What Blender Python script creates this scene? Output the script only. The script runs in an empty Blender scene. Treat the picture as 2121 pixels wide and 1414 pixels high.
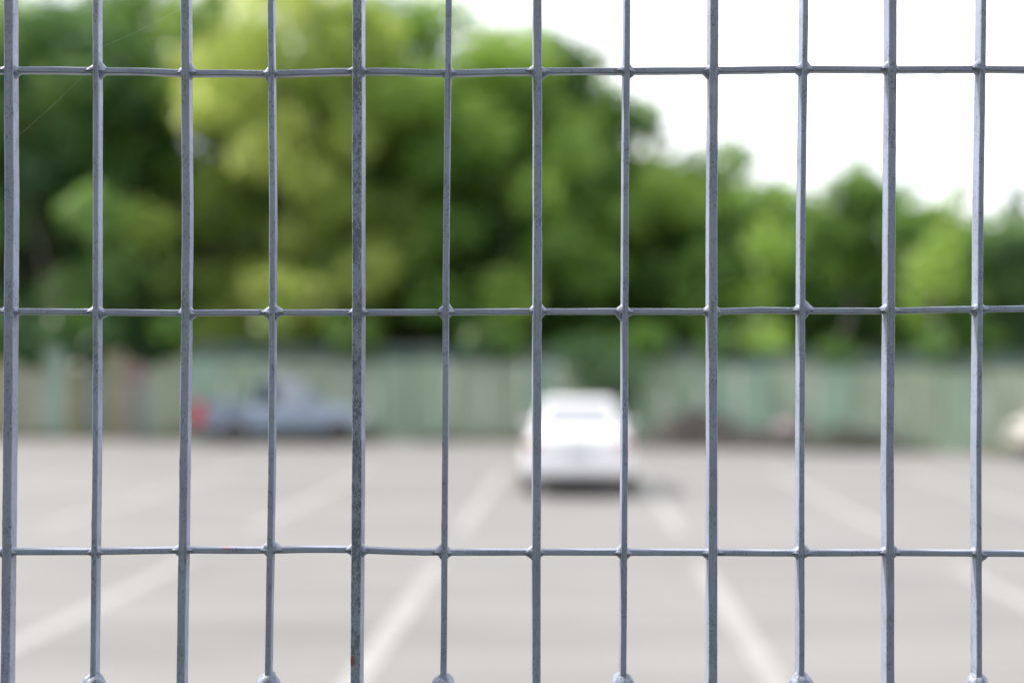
import bpy, bmesh, math, random
import numpy as np
from mathutils import Vector, Matrix, noise as mnoise

random.seed(7)
RNG = np.random.default_rng(11)
R = math.radians
scene = bpy.context.scene
COL = scene.collection

# ------------------------------------------------------------------ camera
F_PX = 2945.0
CAM = Vector((0, 0, 1.75))
CAM_M = Matrix.Rotation(R(90 + 1.117), 3, 'X') @ Matrix.Rotation(R(0.25), 3, 'Z')

def ray(px, py):
    return CAM_M @ Vector(((px - 1060.5) / F_PX, (707 - py) / F_PX, -1.0))

def at(px, py, Y):
    r = ray(px, py)
    return CAM + r * (Y / r.y)

def ground_y(px, py):
    r = ray(px, py)
    return CAM + r * (-CAM.z / r.z)

cd = bpy.data.cameras.new('camera')
cam = bpy.data.objects.new('camera', cd)
COL.objects.link(cam)
cam.matrix_world = Matrix.Translation(CAM) @ CAM_M.to_4x4()
cd.sensor_width = 36
cd.lens = 50
cd.clip_start = 0.05
cd.clip_end = 2000
cd.dof.use_dof = True
cd.dof.focus_distance = 1.203
cd.dof.aperture_fstop = 2.1
scene.camera = cam

# ------------------------------------------------------------------ helpers
def tag(o, label=None, cat=None, group=None, kind=None):
    if label: o['label'] = label
    if cat: o['category'] = cat
    if group: o['group'] = group
    if kind: o['kind'] = kind
    return o

def empty(name, loc=(0, 0, 0), rz=0.0):
    o = bpy.data.objects.new(name, None)
    o.empty_display_size = 0.2
    COL.objects.link(o)
    o.location = loc
    o.rotation_euler = (0, 0, rz)
    return o

def link(name, me, mat=None, parent=None):
    o = bpy.data.objects.new(name, me)
    COL.objects.link(o)
    if mat is not None and not me.materials:
        me.materials.append(mat)
    if parent is not None:
        o.parent = parent
    return o

def mesh(name, verts, faces, smooth=False):
    me = bpy.data.meshes.new(name)
    me.from_pydata([tuple(v) for v in verts], [], faces)
    me.validate()
    if smooth:
        me.polygons.foreach_set('use_smooth', [True] * len(me.polygons))
    me.update()
    return me

def from_bm(name, bm, smooth=False):
    me = bpy.data.meshes.new(name)
    bmesh.ops.recalc_face_normals(bm, faces=bm.faces[:])
    bm.to_mesh(me)
    bm.free()
    if smooth:
        me.polygons.foreach_set('use_smooth', [True] * len(me.polygons))
    me.update()
    return me

def n3(x, y, z):
    return mnoise.noise(Vector((x, y, z)))

# ------------------------------------------------------------------ materials
class NT:
    def __init__(self, name):
        self.m = bpy.data.materials.new(name)
        self.m.use_nodes = True
        self.t = self.m.node_tree
        self.t.nodes.clear()
        self.out = self.t.nodes.new('ShaderNodeOutputMaterial')
        self.b = self.t.nodes.new('ShaderNodeBsdfPrincipled')
        self.t.links.new(self.b.outputs[0], self.out.inputs[0])
    def n(self, typ, **kw):
        x = self.t.nodes.new(typ)
        for k, v in kw.items():
            setattr(x, k, v)
        return x
    def l(self, a, b):
        self.t.links.new(a, b)
    def obj(self):
        return self.n('ShaderNodeTexCoord').outputs['Object']
    def mapped(self, vec, scale):
        mp = self.n('ShaderNodeMapping')
        mp.inputs['Scale'].default_value = scale
        self.l(vec, mp.inputs['Vector'])
        return mp.outputs[0]
    def noise(self, vec, scale, detail=3, rough=0.5, dist=0.0):
        x = self.n('ShaderNodeTexNoise')
        x.inputs['Scale'].default_value = scale
        x.inputs['Detail'].default_value = detail
        x.inputs['Roughness'].default_value = rough
        x.inputs['Distortion'].default_value = dist
        self.l(vec, x.inputs['Vector'])
        return x.outputs[0]
    def rng(self, val, a, b, c=0.0, d=1.0):
        x = self.n('ShaderNodeMapRange')
        for i, v in enumerate((a, b, c, d)):
            x.inputs[i + 1].default_value = v
        self.l(val, x.inputs[0])
        return x.outputs[0]
    def math(self, op, a, b):
        x = self.n('ShaderNodeMath', operation=op)
        for i, v in enumerate((a, b)):
            if isinstance(v, (int, float)):
                x.inputs[i].default_value = v
            else:
                self.l(v, x.inputs[i])
        return x.outputs[0]
    def mix(self, fac, a, b):
        x = self.n('ShaderNodeMix', data_type='RGBA')
        if isinstance(fac, (int, float)):
            x.inputs[0].default_value = fac
        else:
            self.l(fac, x.inputs[0])
        for i, v in ((6, a), (7, b)):
            if isinstance(v, tuple):
                x.inputs[i].default_value = (*v, 1) if len(v) == 3 else v
            else:
                self.l(v, x.inputs[i])
        return x.outputs[2]
    def bump(self, h, strength, dist):
        x = self.n('ShaderNodeBump')
        x.inputs['Strength'].default_value = strength
        x.inputs['Distance'].default_value = dist
        self.l(h, x.inputs['Height'])
        self.l(x.outputs[0], self.b.inputs['Normal'])

def simple(name, col, rough=0.5, metal=0.0, var=0.12, scale=4.0, coat=0.0, spec=0.5):
    k = NT(name)
    f = k.noise(k.obj(), scale, 4)
    f = k.rng(f, 0.3, 0.7)
    dark = tuple(c * (1 - var) for c in col)
    lite = tuple(min(1, c * (1 + var)) for c in col)
    k.l(k.mix(f, dark, lite), k.b.inputs['Base Color'])
    k.b.inputs['Roughness'].default_value = rough
    k.b.inputs['Metallic'].default_value = metal
    k.b.inputs['Coat Weight'].default_value = coat
    k.b.inputs['Coat Roughness'].default_value = 0.08
    k.b.inputs['Specular IOR Level'].default_value = spec
    return k.m

ROW_Z = (2.000, 1.799, 1.596)
PAINT = (0.272, 0.308, 0.420)
def bar_paint(name, pit=0.35, pit_scale=700.0, spots=(), base=PAINT, grime=True):
    k = NT(name)
    o = k.obj()
    big = k.rng(k.noise(o, 18, 4), 0.3, 0.7)
    c = k.mix(big, tuple(x * 0.88 for x in base), tuple(x * 1.1 for x in base))
    streak = k.rng(k.noise(k.mapped(o, (900, 900, 60)), 1.0, 3), 0.35, 0.7)
    c = k.mix(k.math('MULTIPLY', streak, 0.25), c, tuple(x * 0.72 for x in base))
    pv = k.noise(k.mapped(o, (1, 1, 0.55)), pit_scale, 2, 0.55, 1.2)
    lim = k.noise(o, 45, 2)
    thr = k.math('ADD', pv, k.math('MULTIPLY', lim, 0.35 + 0.25 * pit))
    a = 0.86 - 0.2 * pit + 0.125 * pit
    pm = k.rng(thr, a, a + 0.06)
    c = k.mix(k.math('MULTIPLY', pm, 0.35 + 0.3 * pit), c, (0.04, 0.047, 0.07))
    sep = k.n('ShaderNodeSeparateXYZ')
    k.l(o, sep.inputs[0])
    run = k.noise(k.mapped(o, (420, 420, 22)), 1.0, 4, 0.6)
    for zr in ROW_Z if grime else ():
        below = k.math('SUBTRACT', zr + 0.004, sep.outputs['Z'])
        gm = k.math('MULTIPLY', k.rng(below, -0.006, 0.0), k.rng(below, 0.052, 0.004))
        gm = k.math('MULTIPLY', gm, k.rng(run, 0.48, 0.66))
        c = k.mix(k.math('MULTIPLY', gm, 0.62), c, (0.075, 0.066, 0.058))
    # small rust / old red undercoat showing through chips
    chip = k.rng(k.noise(o, 120, 3, 0.6), 0.755, 0.78)
    c = k.mix(k.math('MULTIPLY', chip, 0.7), c, (0.16, 0.07, 0.045))
    for (p, r, rc) in spots:
        d = k.n('ShaderNodeVectorMath', operation='DISTANCE')
        s = k.n('ShaderNodeVectorMath', operation='MULTIPLY')
        k.l(o, s.inputs[0])
        s.inputs[1].default_value = (1 / r[0], 1 / r[1], 1 / r[2])
        k.l(s.outputs[0], d.inputs[0])
        d.inputs[1].default_value = (p[0] / r[0], p[1] / r[1], p[2] / r[2])
        w = k.math('ADD', d.outputs['Value'], k.math('MULTIPLY', k.noise(o, 420, 3), 1.2))
        k_m = k.math('MULTIPLY', k.rng(w, 1.5, 1.1), 0.75)
        c = k.mix(k_m, c, rc)
    k.l(c, k.b.inputs['Base Color'])
    k.l(k.rng(k.noise(o, 60, 3), 0.3, 0.7, 0.34, 0.52), k.b.inputs['Roughness'])
    k.b.inputs['Specular IOR Level'].default_value = 0.62
    h = k.math('SUBTRACT', k.math('MULTIPLY', k.noise(o, 320, 3), 0.5), k.math('MULTIPLY', pm, 0.7))
    k.bump(h, 0.55, 0.0005)
    return k.m

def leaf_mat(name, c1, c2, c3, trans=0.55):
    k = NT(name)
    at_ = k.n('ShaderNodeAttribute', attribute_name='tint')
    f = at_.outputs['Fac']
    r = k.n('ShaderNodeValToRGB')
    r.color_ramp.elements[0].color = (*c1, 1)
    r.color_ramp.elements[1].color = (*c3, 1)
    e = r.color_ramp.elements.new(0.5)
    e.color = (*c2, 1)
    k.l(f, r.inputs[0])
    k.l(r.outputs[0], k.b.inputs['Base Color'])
    k.b.inputs['Roughness'].default_value = 0.38
    tr = k.n('ShaderNodeBsdfTranslucent')
    hs = k.n('ShaderNodeHueSaturation')
    hs.inputs['Hue'].default_value = 0.485
    hs.inputs['Saturation'].default_value = 1.1
    hs.inputs['Value'].default_value = 1.5
    k.l(r.outputs[0], hs.inputs['Color'])
    k.l(hs.outputs[0], tr.inputs['Color'])
    mx = k.n('ShaderNodeMixShader')
    mx.inputs[0].default_value = trans
    k.l(k.b.outputs[0], mx.inputs[1])
    k.l(tr.outputs[0], mx.inputs[2])
    k.l(mx.outputs[0], k.out.inputs[0])
    return k.m

M = {}
M['bark'] = simple('bark', (0.035, 0.03, 0.024), 0.9, var=0.4, scale=9)
M['rubber'] = simple('rubber', (0.025, 0.025, 0.026), 0.8)
M['chrome'] = simple('chrome', (0.55, 0.55, 0.56), 0.25, 1.0, var=0.03)
M['rim_grey'] = simple('rim_grey', (0.10, 0.095, 0.09), 0.45, 0.4)
M['black_trim'] = simple('black_trim', (0.03, 0.03, 0.033), 0.5)
M['red_lamp'] = simple('red_lamp', (0.42, 0.045, 0.05), 0.15, coat=0.5)
M['clear_lamp'] = simple('clear_lamp', (0.75, 0.75, 0.72), 0.1, coat=0.6)
M['white_paint'] = simple('white_car_paint', (0.72, 0.72, 0.75), 0.3, var=0.02, coat=0.7)
M['blue_paint'] = simple('blue_grey_car_paint', (0.18, 0.225, 0.30), 0.35, 0.15, var=0.05, coat=0.6)
M['cream_paint'] = simple('cream_car_paint', (0.55, 0.51, 0.475), 0.3, var=0.03, coat=0.6)
M['pale_glass'] = simple('pale_glass', (0.30, 0.31, 0.345), 0.12, var=0.05, coat=0.0, spec=0.5)
M['grey_glass'] = simple('grey_glass', (0.22, 0.235, 0.26), 0.08, var=0.05, coat=0.6)
M['dark_glass'] = simple('dark_glass', (0.012, 0.015, 0.018), 0.15, var=0.05, spec=0.15)
M['plate'] = simple('plate', (0.40, 0.43, 0.47), 0.4, var=0.05, scale=30)
M['earth'] = simple('earth', (0.040, 0.036, 0.032), 0.95, var=0.45, scale=6)
M['litter'] = simple('leaf_litter', (0.036, 0.040, 0.028), 0.95, var=0.5, scale=8)
M['sack'] = simple('sack_cloth', (0.27, 0.205, 0.225), 0.8, var=0.18, scale=7)

# ------------------------------------------------------------------ sky and light
SUN_EL, SUN_AZ = 50.0, 289.0     # azimuth clockwise from +Y: the sun stands on the left
w = bpy.data.worlds.new('World')
scene.world = w
w.use_nodes = True
t = w.node_tree
t.nodes.clear()
wo = t.nodes.new('ShaderNodeOutputWorld')
bg = t.nodes.new('ShaderNodeBackground')
bg.inputs[1].default_value = 0.11
sky = t.nodes.new('ShaderNodeTexSky')
sky.sky_type = 'NISHITA'
sky.sun_disc = False
sky.sun_elevation = R(SUN_EL)
sky.sun_rotation = R(SUN_AZ)
sky.dust_density = 3.0
tc = t.nodes.new('ShaderNodeTexCoord')
mp = t.nodes.new('ShaderNodeMapping')
mp.inputs['Scale'].default_value = (1, 1, 2.6)
nz = t.nodes.new('ShaderNodeTexNoise')
nz.inputs['Scale'].default_value = 3.2
nz.inputs['Detail'].default_value = 6
rg = t.nodes.new('ShaderNodeMapRange')
for i, v in enumerate((0.35, 0.62, 0.70, 0.97)):
    rg.inputs[i + 1].default_value = v
mx = t.nodes.new('ShaderNodeMix')
mx.data_type = 'RGBA'
mx.inputs[7].default_value = (9.6, 9.7, 10.0, 1)
for a, b in ((tc.outputs['Generated'], mp.inputs[0]), (mp.outputs[0], nz.inputs[0]), (nz.outputs[0], rg.inputs[0]),
             (rg.outputs[0], mx.inputs[0]), (sky.outputs[0], mx.inputs[6]), (mx.outputs[2], bg.inputs[0]), (bg.outputs[0], wo.inputs[0])):
    t.links.new(a, b)

sl = bpy.data.lights.new('sun', 'SUN')
sl.energy = 3.2
sl.angle = R(6.0)
sl.color = (1.0, 0.95, 0.86)
so = bpy.data.objects.new('sun', sl)
COL.objects.link(so)
el, az = R(SUN_EL), R(SUN_AZ)
sd = Vector((math.sin(az) * math.cos(el), math.cos(az) * math.cos(el), math.sin(el)))
so.rotation_euler = sd.to_track_quat('Z', 'Y').to_euler()
so.location = sd * 60

# ------------------------------------------------------------------ ground
k = NT('worn_asphalt')
o = k.obj()
LOT = (0.193, 0.1885, 0.187)
s1 = k.rng(k.noise(k.mapped(o, (0.22, 0.9, 1)), 1.0, 5, 0.55), 0.3, 0.7)
s2 = k.rng(k.noise(o, 0.5, 4), 0.35, 0.7)
s3 = k.rng(k.noise(o, 45, 3, 0.7), 0.25, 0.75)
c = k.mix(s1, tuple(x * 0.78 for x in LOT), tuple(x * 1.14 for x in LOT))
c = k.mix(k.math('MULTIPLY', s2, 0.3), c, tuple(x * y for x, y in zip(LOT, (1.15, 1.12, 1.07))))
c = k.mix(k.math('MULTIPLY', s3, 0.25), c, tuple(x * 0.75 for x in LOT))
st = k.rng(k.noise(k.mapped(o, (0.55, 0.8, 1)), 1.0, 6, 0.62, 0.6), 0.60, 0.74)
c = k.mix(k.math('MULTIPLY', st, 0.65), c, tuple(x * 0.70 for x in LOT))
k.l(c, k.b.inputs['Base Color'])
k.b.inputs['Roughness'].default_value = 0.75
k.b.inputs['Specular IOR Level'].default_value = 0.35
k.bump(s3, 0.4, 0.004)
S = 600
g = link('parking_lot', mesh('parking_lot', [(-S, -S, 0), (S, -S, 0), (S, S, 0), (-S, S, 0)], [(0, 1, 2, 3)]), k.m)
tag(g, kind='structure')

k = NT('road_marking_paint')
o = k.obj()
wear = k.rng(k.noise(o, 5, 5, 0.65), 0.36, 0.56)
k.l(k.mix(wear, (0.218, 0.212, 0.207), (0.30, 0.295, 0.287)), k.b.inputs['Base Color'])
k.b.inputs['Roughness'].default_value = 0.7
M['marking'] = k.m
LOT_YAW = math.atan(130 / F_PX)
dv = Vector((math.sin(LOT_YAW), math.cos(LOT_YAW), 0))
pv = Vector((dv.y, -dv.x, 0))

def lot(off, along, z=0.0):
    p = pv * off + dv * along
    return Vector((p.x, p.y, z))

def marking(off, y0, y1, wd=0.15):
    vs, fs = [], []
    n = max(2, int((y1 - y0) / 0.25))
    for i in range(n + 1):
        y = y0 + (y1 - y0) * i / n
        e = 0.008
        vs.append(lot(off - wd / 2 + n3(y * 3, off, 0) * e, y, 0.004))
        vs.append(lot(off + wd / 2 + n3(y * 3, off, 9) * e, y, 0.004))
    for i in range(n):
        fs.append((2 * i, 2 * i + 1, 2 * i + 3, 2 * i + 2))
    ob = link('parking_line', mesh('parking_line', vs, fs), M['marking'])
    tag(ob, kind='structure')

for off in (-10.4, -8.1, -5.8, -3.5, -1.22, 1.13, 3.4, 5.7, 8.0, 10.3):
    marking(off, 4.2, 12.9)
    marking(off, 15.4, 24.5)

# ------------------------------------------------------------------ the painted steel fence in front
FY = 1.2
TH = math.atan(100 / F_PX)
FO = Vector((0, FY, 0))
FU = Vector((math.cos(TH), math.sin(TH), 0))
FN = Vector((-math.sin(TH), math.cos(TH), 0))

def onf(px, py, depth=0.0):
    r = ray(px, py)
    t_ = ((FO - CAM).dot(FN) + depth) / r.dot(FN)
    p = CAM + r * t_
    d = p - FO
    return d.dot(FU), p.z

fence = empty('steel_fence', FO, TH)
tag(fence, 'grey-blue painted steel bar fence in sharp focus across the whole foreground', 'fence')
MM = FY / F_PX     # metres per photo pixel on the fence

spot5 = onf(730, 1366)
s3a, s3b, s3c = onf(468, 1136), onf(527, 1131), onf(850, 1134)
RUST = (0.20, 0.05, 0.035)
PINK = (0.42, 0.13, 0.14)
m_bar = bar_paint('fence_paint', 0.55)
m_rod = bar_paint('fence_rod_paint', 0.4, grime=False, spots=(((s3a[0], 0.004, s3a[1]), (0.0045, 0.012, 0.0022), PINK),
                                                   ((s3b[0], 0.006, s3b[1]), (0.0045, 0.012, 0.0018), PINK),
                                                   ((s3c[0], 0.006, s3c[1]), (0.004, 0.012, 0.0018), PINK)))
m_post = bar_paint('fence_pitted_paint', 1.0, 560.0, spots=(((spot5[0], -0.004, spot5[1]), (0.0035, 0.004, 0.0065), RUST),),
                   base=tuple(x * 0.92 for x in PAINT))
m_weld = bar_paint('fence_weld_paint', 0.8)

def section(wd, dp, r=0.0011):
    """rounded rectangle, x across, y into the depth, with extra points on the flats"""
    pts = []
    cs = ((wd / 2 - r, r, -90), (wd / 2 - r, dp - r, 0), (-wd / 2 + r, dp - r, 90), (-wd / 2 + r, r, 180))
    cor = []
    for cx, cy, a0 in cs:
        cor.append([(cx + r * math.cos(R(a0 + a)), cy + r * math.sin(R(a0 + a))) for a in (0, 30, 60, 90)])
    for i in range(4):
        pts += cor[i]
        a, b = cor[i][-1], cor[(i + 1) % 4][0]
        for f in (0.12, 0.5, 0.88):
            pts.append((a[0] + (b[0] - a[0]) * f, a[1] + (b[1] - a[1]) * f))
    return pts

def lerp_path(path, s):
    if s <= path[0][0]:
        a, b = path[0], path[1]
    elif s >= path[-1][0]:
        a, b = path[-2], path[-1]
    else:
        for a, b in zip(path, path[1:]):
            if a[0] <= s <= b[0]:
                break
    if s < path[0][0] or s > path[-1][0]:
        return (a if s < path[0][0] else b)[1] + 0.0
    return a[1] + (b[1] - a[1]) * (s - a[0]) / (b[0] - a[0])

def bar_mesh(name, path, s0, s1, wd, dp, y0, axis, fine, seed):
    """axis 'z': path gives x for each z; axis 'x': path gives z for each x"""
    sec = section(wd, dp)
    n = len(sec)
    ss = [s0]
    while ss[-1] < s1:
        ss.append(min(s1, ss[-1] + (0.003 if fine[0] < ss[-1] < fine[1] else 0.03)))
    vs, fs = [], []
    for s in ss:
        m = sum(lerp_path(path, s + d) for d in (-0.012, 0, 0.012)) / 3
        m += n3(s * 14, seed, 3.1) * 0.00022
        kx = 1 + 0.05 * n3(s * 30, seed, 7.7)
        for i, (a, b) in enumerate(sec):
            q = n3(s * 160, a * 170 + seed, b * 170) * 0.00016 + max(0, n3(s * 75, a * 120 + seed, b * 120 + 5) - 0.38) * 0.0011
            la = math.hypot(a, b - dp / 2) or 1
            aa = a * kx + a / la * q
            bb = b + y0 + (b - dp / 2) / la * q
            vs.append((m + aa, bb, s) if axis == 'z' else (s, bb, m + aa))
    L = len(ss)
    for j in range(L - 1):
        for i in range(n):
            q = (j * n + i, j * n + (i + 1) % n, (j + 1) * n + (i + 1) % n, (j + 1) * n + i)
            fs.append(q if axis == 'z' else q[::-1])
    c0 = tuple(range(n))
    c1 = tuple((L - 1) * n + i for i in range(n))
    fs += [c0[::-1], c1] if axis == 'z' else [c0, c1[::-1]]
    return mesh(name, vs, fs, True)

YS = (0, 470, 940, 1414)
BARS = [  # x of the front face at four heights in the photo, width, thick?
    ((-166, -163, -167, -171), 12.5), ((17, 18.8, 15.5, 10), 19), ((197.7, 198, 197, 191.5), 12), ((382.6, 385.5, 380.5, 373.5), 17),
    ((560, 564, 561.5, 554), 12.5), ((740.3, 740.5, 740, 736.5), 20), ((929.5, 924.5, 922, 918.5), 13), ((1113.5, 1114, 1112, 1111), 18),
    ((1300, 1296, 1295, 1291), 12.8), ((1480, 1477, 1477, 1477), 18.5), ((1669, 1663, 1661, 1661), 12.5), ((1849.5, 1847, 1843.5, 1844.5), 17.5),
    ((2038.5, 2032, 2028, 2029), 12.3), ((2222, 2218, 2213, 2212), 18)]
ROWS = [
    [(-166, 145), (17, 144.6), (105, 144), (198, 146), (290, 146), (383, 151), (470, 150), (562, 152), (650, 149), (741, 146.5), (830, 147), (928, 151),
     (1020, 148), (1113, 147), (1205, 146), (1298, 146), (1480, 144.5), (1665, 142), (1848, 143), (2034, 142), (2220, 144)],
    [(-166, 644), (17, 644.5), (198, 646), (384, 648), (470, 647), (563, 647), (740, 646.5), (924, 646), (1113, 644.5), (1296, 644.5), (1477, 645),
     (1570, 642), (1662, 643), (1846, 644), (1940, 641), (2031, 640), (2220, 637)],
    [(-166, 1144), (17, 1143), (198, 1143), (380, 1139.5), (560, 1140), (650, 1138), (740, 1139), (830, 1143), (922, 1144.5), (1112, 1144), (1295, 1144),
     (1477, 1145), (1661, 1146), (1844, 1145), (2028, 1146), (2220, 1148)]]
ZLO, ZHI = 0.06, 2.34
bars, bar_paths = [], []
vlo, vhi = 1.44, 2.10
for bi, (xs, wp) in enumerate(BARS):
    path = sorted((onf(x, y)[1], onf(x, y)[0]) for x, y in zip(xs, YS))
    path = [(s, x) for s, x in path]
    thick = wp > 15
    wd = wp * MM
    y0, dp = (0.0, 0.0162) if thick else (0.0004, 0.0152)
    mt = m_bar
    if bi == 5:
        y0, dp, mt = -0.0045, 0.046, m_post
    me = bar_mesh('vertical_bar', path, ZLO, ZHI, wd, dp, y0, 'z', (vlo, vhi), bi * 3.3 + 1)
    ob = link('vertical_bar', me, mt, fence)
    if bi == 5:
        tag(ob, 'vertical bar with coarsely pitted paint and a rust red chip low down')
    bars.append(ob)
    bar_paths.append(path)

row_paths = []
fx0, fx1 = onf(-330, 700)[0], onf(2450, 700)[0]
for ri, row in enumerate(ROWS):
    path = sorted(onf(x, y, 0.0022) for x, y in row)
    row_paths.append(path)
    link('cross_rod', bar_mesh('cross_rod', path, fx0, fx1, 12.6 * MM, 0.0098, 0.0022, 'x', (-0.47, 0.47), ri * 5.1 + 40), m_rod, fence)
pitch = row_paths[0][5][1] - row_paths[1][5][1]
for zz in (row_paths[0][5][1] + pitch, row_paths[2][5][1] - pitch):
    path = [(fx0, zz), (fx1, zz)]
    row_paths.append(path)
    link('cross_rod', bar_mesh('cross_rod', path, fx0, fx1, 12.6 * MM, 0.0098, 0.0022, 'x', (9, 9), zz), m_rod, fence)
for zz, nm in ((ZHI, 'top_rail'), (ZLO + 0.03, 'bottom_rail')):
    bm = bmesh.new()
    bmesh.ops.create_cube(bm, size=1)
    bmesh.ops.scale(bm, vec=(fx1 - fx0, 0.04, 0.04), verts=bm.verts)
    bmesh.ops.translate(bm, vec=((fx0 + fx1) / 2, 0.007, zz), verts=bm.verts)
    bmesh.ops.bevel(bm, geom=bm.edges[:], offset=0.004, segments=2, affect='EDGES')
    link(nm, from_bm(nm, bm), m_bar, fence)
for xx in (fx0 - 0.03, fx1 + 0.03):
    bm = bmesh.new()
    bmesh.ops.create_cube(bm, size=1)
    bmesh.ops.scale(bm, vec=(0.06, 0.06, 2.42), verts=bm.verts)
    bmesh.ops.translate(bm, vec=(xx, 0.007, 1.21), verts=bm.verts)
    bmesh.ops.bevel(bm, geom=bm.edges[:], offset=0.006, segments=2, affect='EDGES')
    link('post', from_bm('post', bm), m_bar, fence)

def weld_mesh(wd, seed):
    """paint-filled weld: a concave four-cornered bead, rounded front and back"""
    NA, NR = 56, 7
    rnd = random.Random(seed)
    quad = [(rnd.uniform(0.6, 1.35), rnd.uniform(0.55, 1.35)) for _ in range(4)]
    lump = [rnd.random() < 0.22 for _ in range(4)]
    hw, hr = wd / 2, 6.3 * MM
    vs, fs = [], []
    def outline(a):
        c_, s_ = math.cos(a), math.sin(a)
        qi = (0 if c_ >= 0 else 1) + (0 if s_ >= 0 else 2)
        ax = hw + 19.5 * MM * quad[qi][0]
        bz = hr + 19.5 * MM * quad[qi][1]
        p = 0.80 + (0.22 if lump[qi] else 0)
        r_ = ((abs(c_) / ax) ** p + (abs(s_) / bz) ** p) ** (-1 / p)
        return r_ * (1 + 0.05 * n3(c_ * 3 + seed, s_ * 3, 2))
    yf, yb = 0.0005, 0.0128
    for side in (0, 1):
        for j in range(1, NR + 1):
            f = j / NR
            for i in range(NA):
                a = 2 * math.pi * i / NA
                r_ = outline(a) * math.sin(f * math.pi / 2)
                d = 0.0046 * (1 - math.cos(f * math.pi / 2)) ** 1.3
                x, z = r_ * math.cos(a), r_ * math.sin(a)
                q = n3(x * 260 + seed, z * 260, side * 4) * 0.0007 + n3(x * 620 + seed, z * 620, side * 4) * 0.0003
                y = (yf + d + q) if side == 0 else (yb - d + q)
                vs.append((x, y, z))
    for side in (0, 1):
        base = side * NR * NA
        ctr = len(vs)
        vs.append((0, yf if side == 0 else yb, 0))
        for i in range(NA):
            tri = (ctr, base + i, base + (i + 1) % NA)
            fs.append(tri if side == 0 else tri[::-1])
        for j in range(NR - 1):
            for i in range(NA):
                q = (base + j * NA + i, base + (j + 1) * NA + i, base + (j + 1) * NA + (i + 1) % NA, base + j * NA + (i + 1) % NA)
                fs.append(q if side == 0 else q[::-1])
    a0, b0 = (NR - 1) * NA, NR * NA + (NR - 1) * NA
    for i in range(NA):
        fs.append((a0 + i, b0 + i, b0 + (i + 1) % NA, a0 + (i + 1) % NA))
    return mesh('weld_bead', vs, fs, True)

for bi, (xs, wp) in enumerate(BARS):
    for ri in range(3):
        # the crossing point
        z = row_paths[ri][0][1]
        for _ in range(3):
            x = lerp_path(bar_paths[bi], z)
            z = lerp_path(row_paths[ri], x)
        o = link('weld_bead', weld_mesh(wp * MM, bi * 7 + ri * 31 + 3), m_weld, bars[bi])
        o.location = (x, 0, z)

def knob_mesh(seed):
    bm = bmesh.new()
    bmesh.ops.create_uvsphere(bm, u_segments=40, v_segments=26, radius=1)
    for v in bm.verts:
        c_ = v.co
        top = max(0.0, c_.z)
        neck = 1 - 0.28 * top ** 2
        q = 1 + 0.16 * n3(c_.x * 1.7 + seed * 3, c_.y * 1.7, c_.z * 1.7) + 0.06 * n3(c_.x * 5 + seed, c_.y * 5, c_.z * 5)
        v.co = Vector((c_.x * 0.0098 * q * neck, c_.y * 0.0098 * q * neck + 0.0065, c_.z * 0.0115 * q))
    return from_bm('weld_knob', bm, True)
for bi, ky in ((0, 1421), (2, 1421), (4, 1420), (6, 1423), (8, 1421), (10, 1420), (12, 1422)):
    z = onf(BARS[bi][0][3], ky)[1]
    o = link('weld_knob', knob_mesh(bi), m_weld, bars[bi])
    o.location = (lerp_path(bar_paths[bi], z), 0, z)

# spider silk strung between the first bars
def tube(pts, r, nseg=5):
    vs, fs = [], []
    for i, p in enumerate(pts):
        a = pts[max(0, i - 1)]
        b = pts[min(len(pts) - 1, i + 1)]
        d = (b - a).normalized()
        u = d.orthogonal().normalized()
        v = d.cross(u)
        for j in range(nseg):
            an = 2 * math.pi * j / nseg
            vs.append(p + (u * math.cos(an) + v * math.sin(an)) * r)
    for i in range(len(pts) - 1):
        for j in range(nseg):
            fs.append((i * nseg + j, i * nseg + (j + 1) % nseg, (i + 1) * nseg + (j + 1) % nseg, (i + 1) * nseg + j))
    return vs, fs
M['silk'] = simple('spider_silk', (0.8, 0.8, 0.78), 0.3)
for (a, b), lab in ((((36, 278), (196, 128)), 'faint spider thread slanting between the first and second fence bars'),
                    (((208, 95), (378, 12)), 'faint spider thread rising from the second to the third fence bar')):
    xa, za = onf(*a); xb, zb = onf(*b)
    pts = []
    for i in range(17):
        f = i / 16
        x, z = xa + (xb - xa) * f, za + (zb - za) * f - 0.0016 * math.sin(math.pi * f)
        pts.append(FO + FU * x + FN * 0.005 + Vector((0, 0, z)))
    vs, fs = tube(pts, 0.00004)
    o = link('spider_thread', mesh('spider_thread', vs, fs), M['silk'])
    tag(o, lab, 'spider thread', 'spider threads on the fence')

# ------------------------------------------------------------------ boundary fences behind the lot
def boundary_mat(name, col):
    k = NT(name)
    o = k.obj()
    v = k.rng(k.noise(k.mapped(o, (6, 6, 0.6)), 1.0, 4), 0.3, 0.7)
    b = k.rng(k.noise(o, 2.2, 4), 0.4, 0.7)
    c_ = k.mix(v, tuple(x * 0.86 for x in col), tuple(x * 1.1 for x in col))
    c_ = k.mix(k.math('MULTIPLY', b, 0.35), c_, (0.24, 0.23, 0.17))
    k.l(c_, k.b.inputs['Base Color'])
    k.b.inputs['Roughness'].default_value = 0.65
    return k.m

SAGE = [(0.242, 0.330, 0.240), (0.224, 0.335, 0.260), (0.256, 0.325, 0.236), (0.212, 0.318, 0.248), (0.268, 0.330, 0.250)]
m_sage = [boundary_mat('faded_green_sheet', c_) for c_ in SAGE]
m_teal = boundary_mat('dark_teal_strip', (0.035, 0.075, 0.065))

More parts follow.
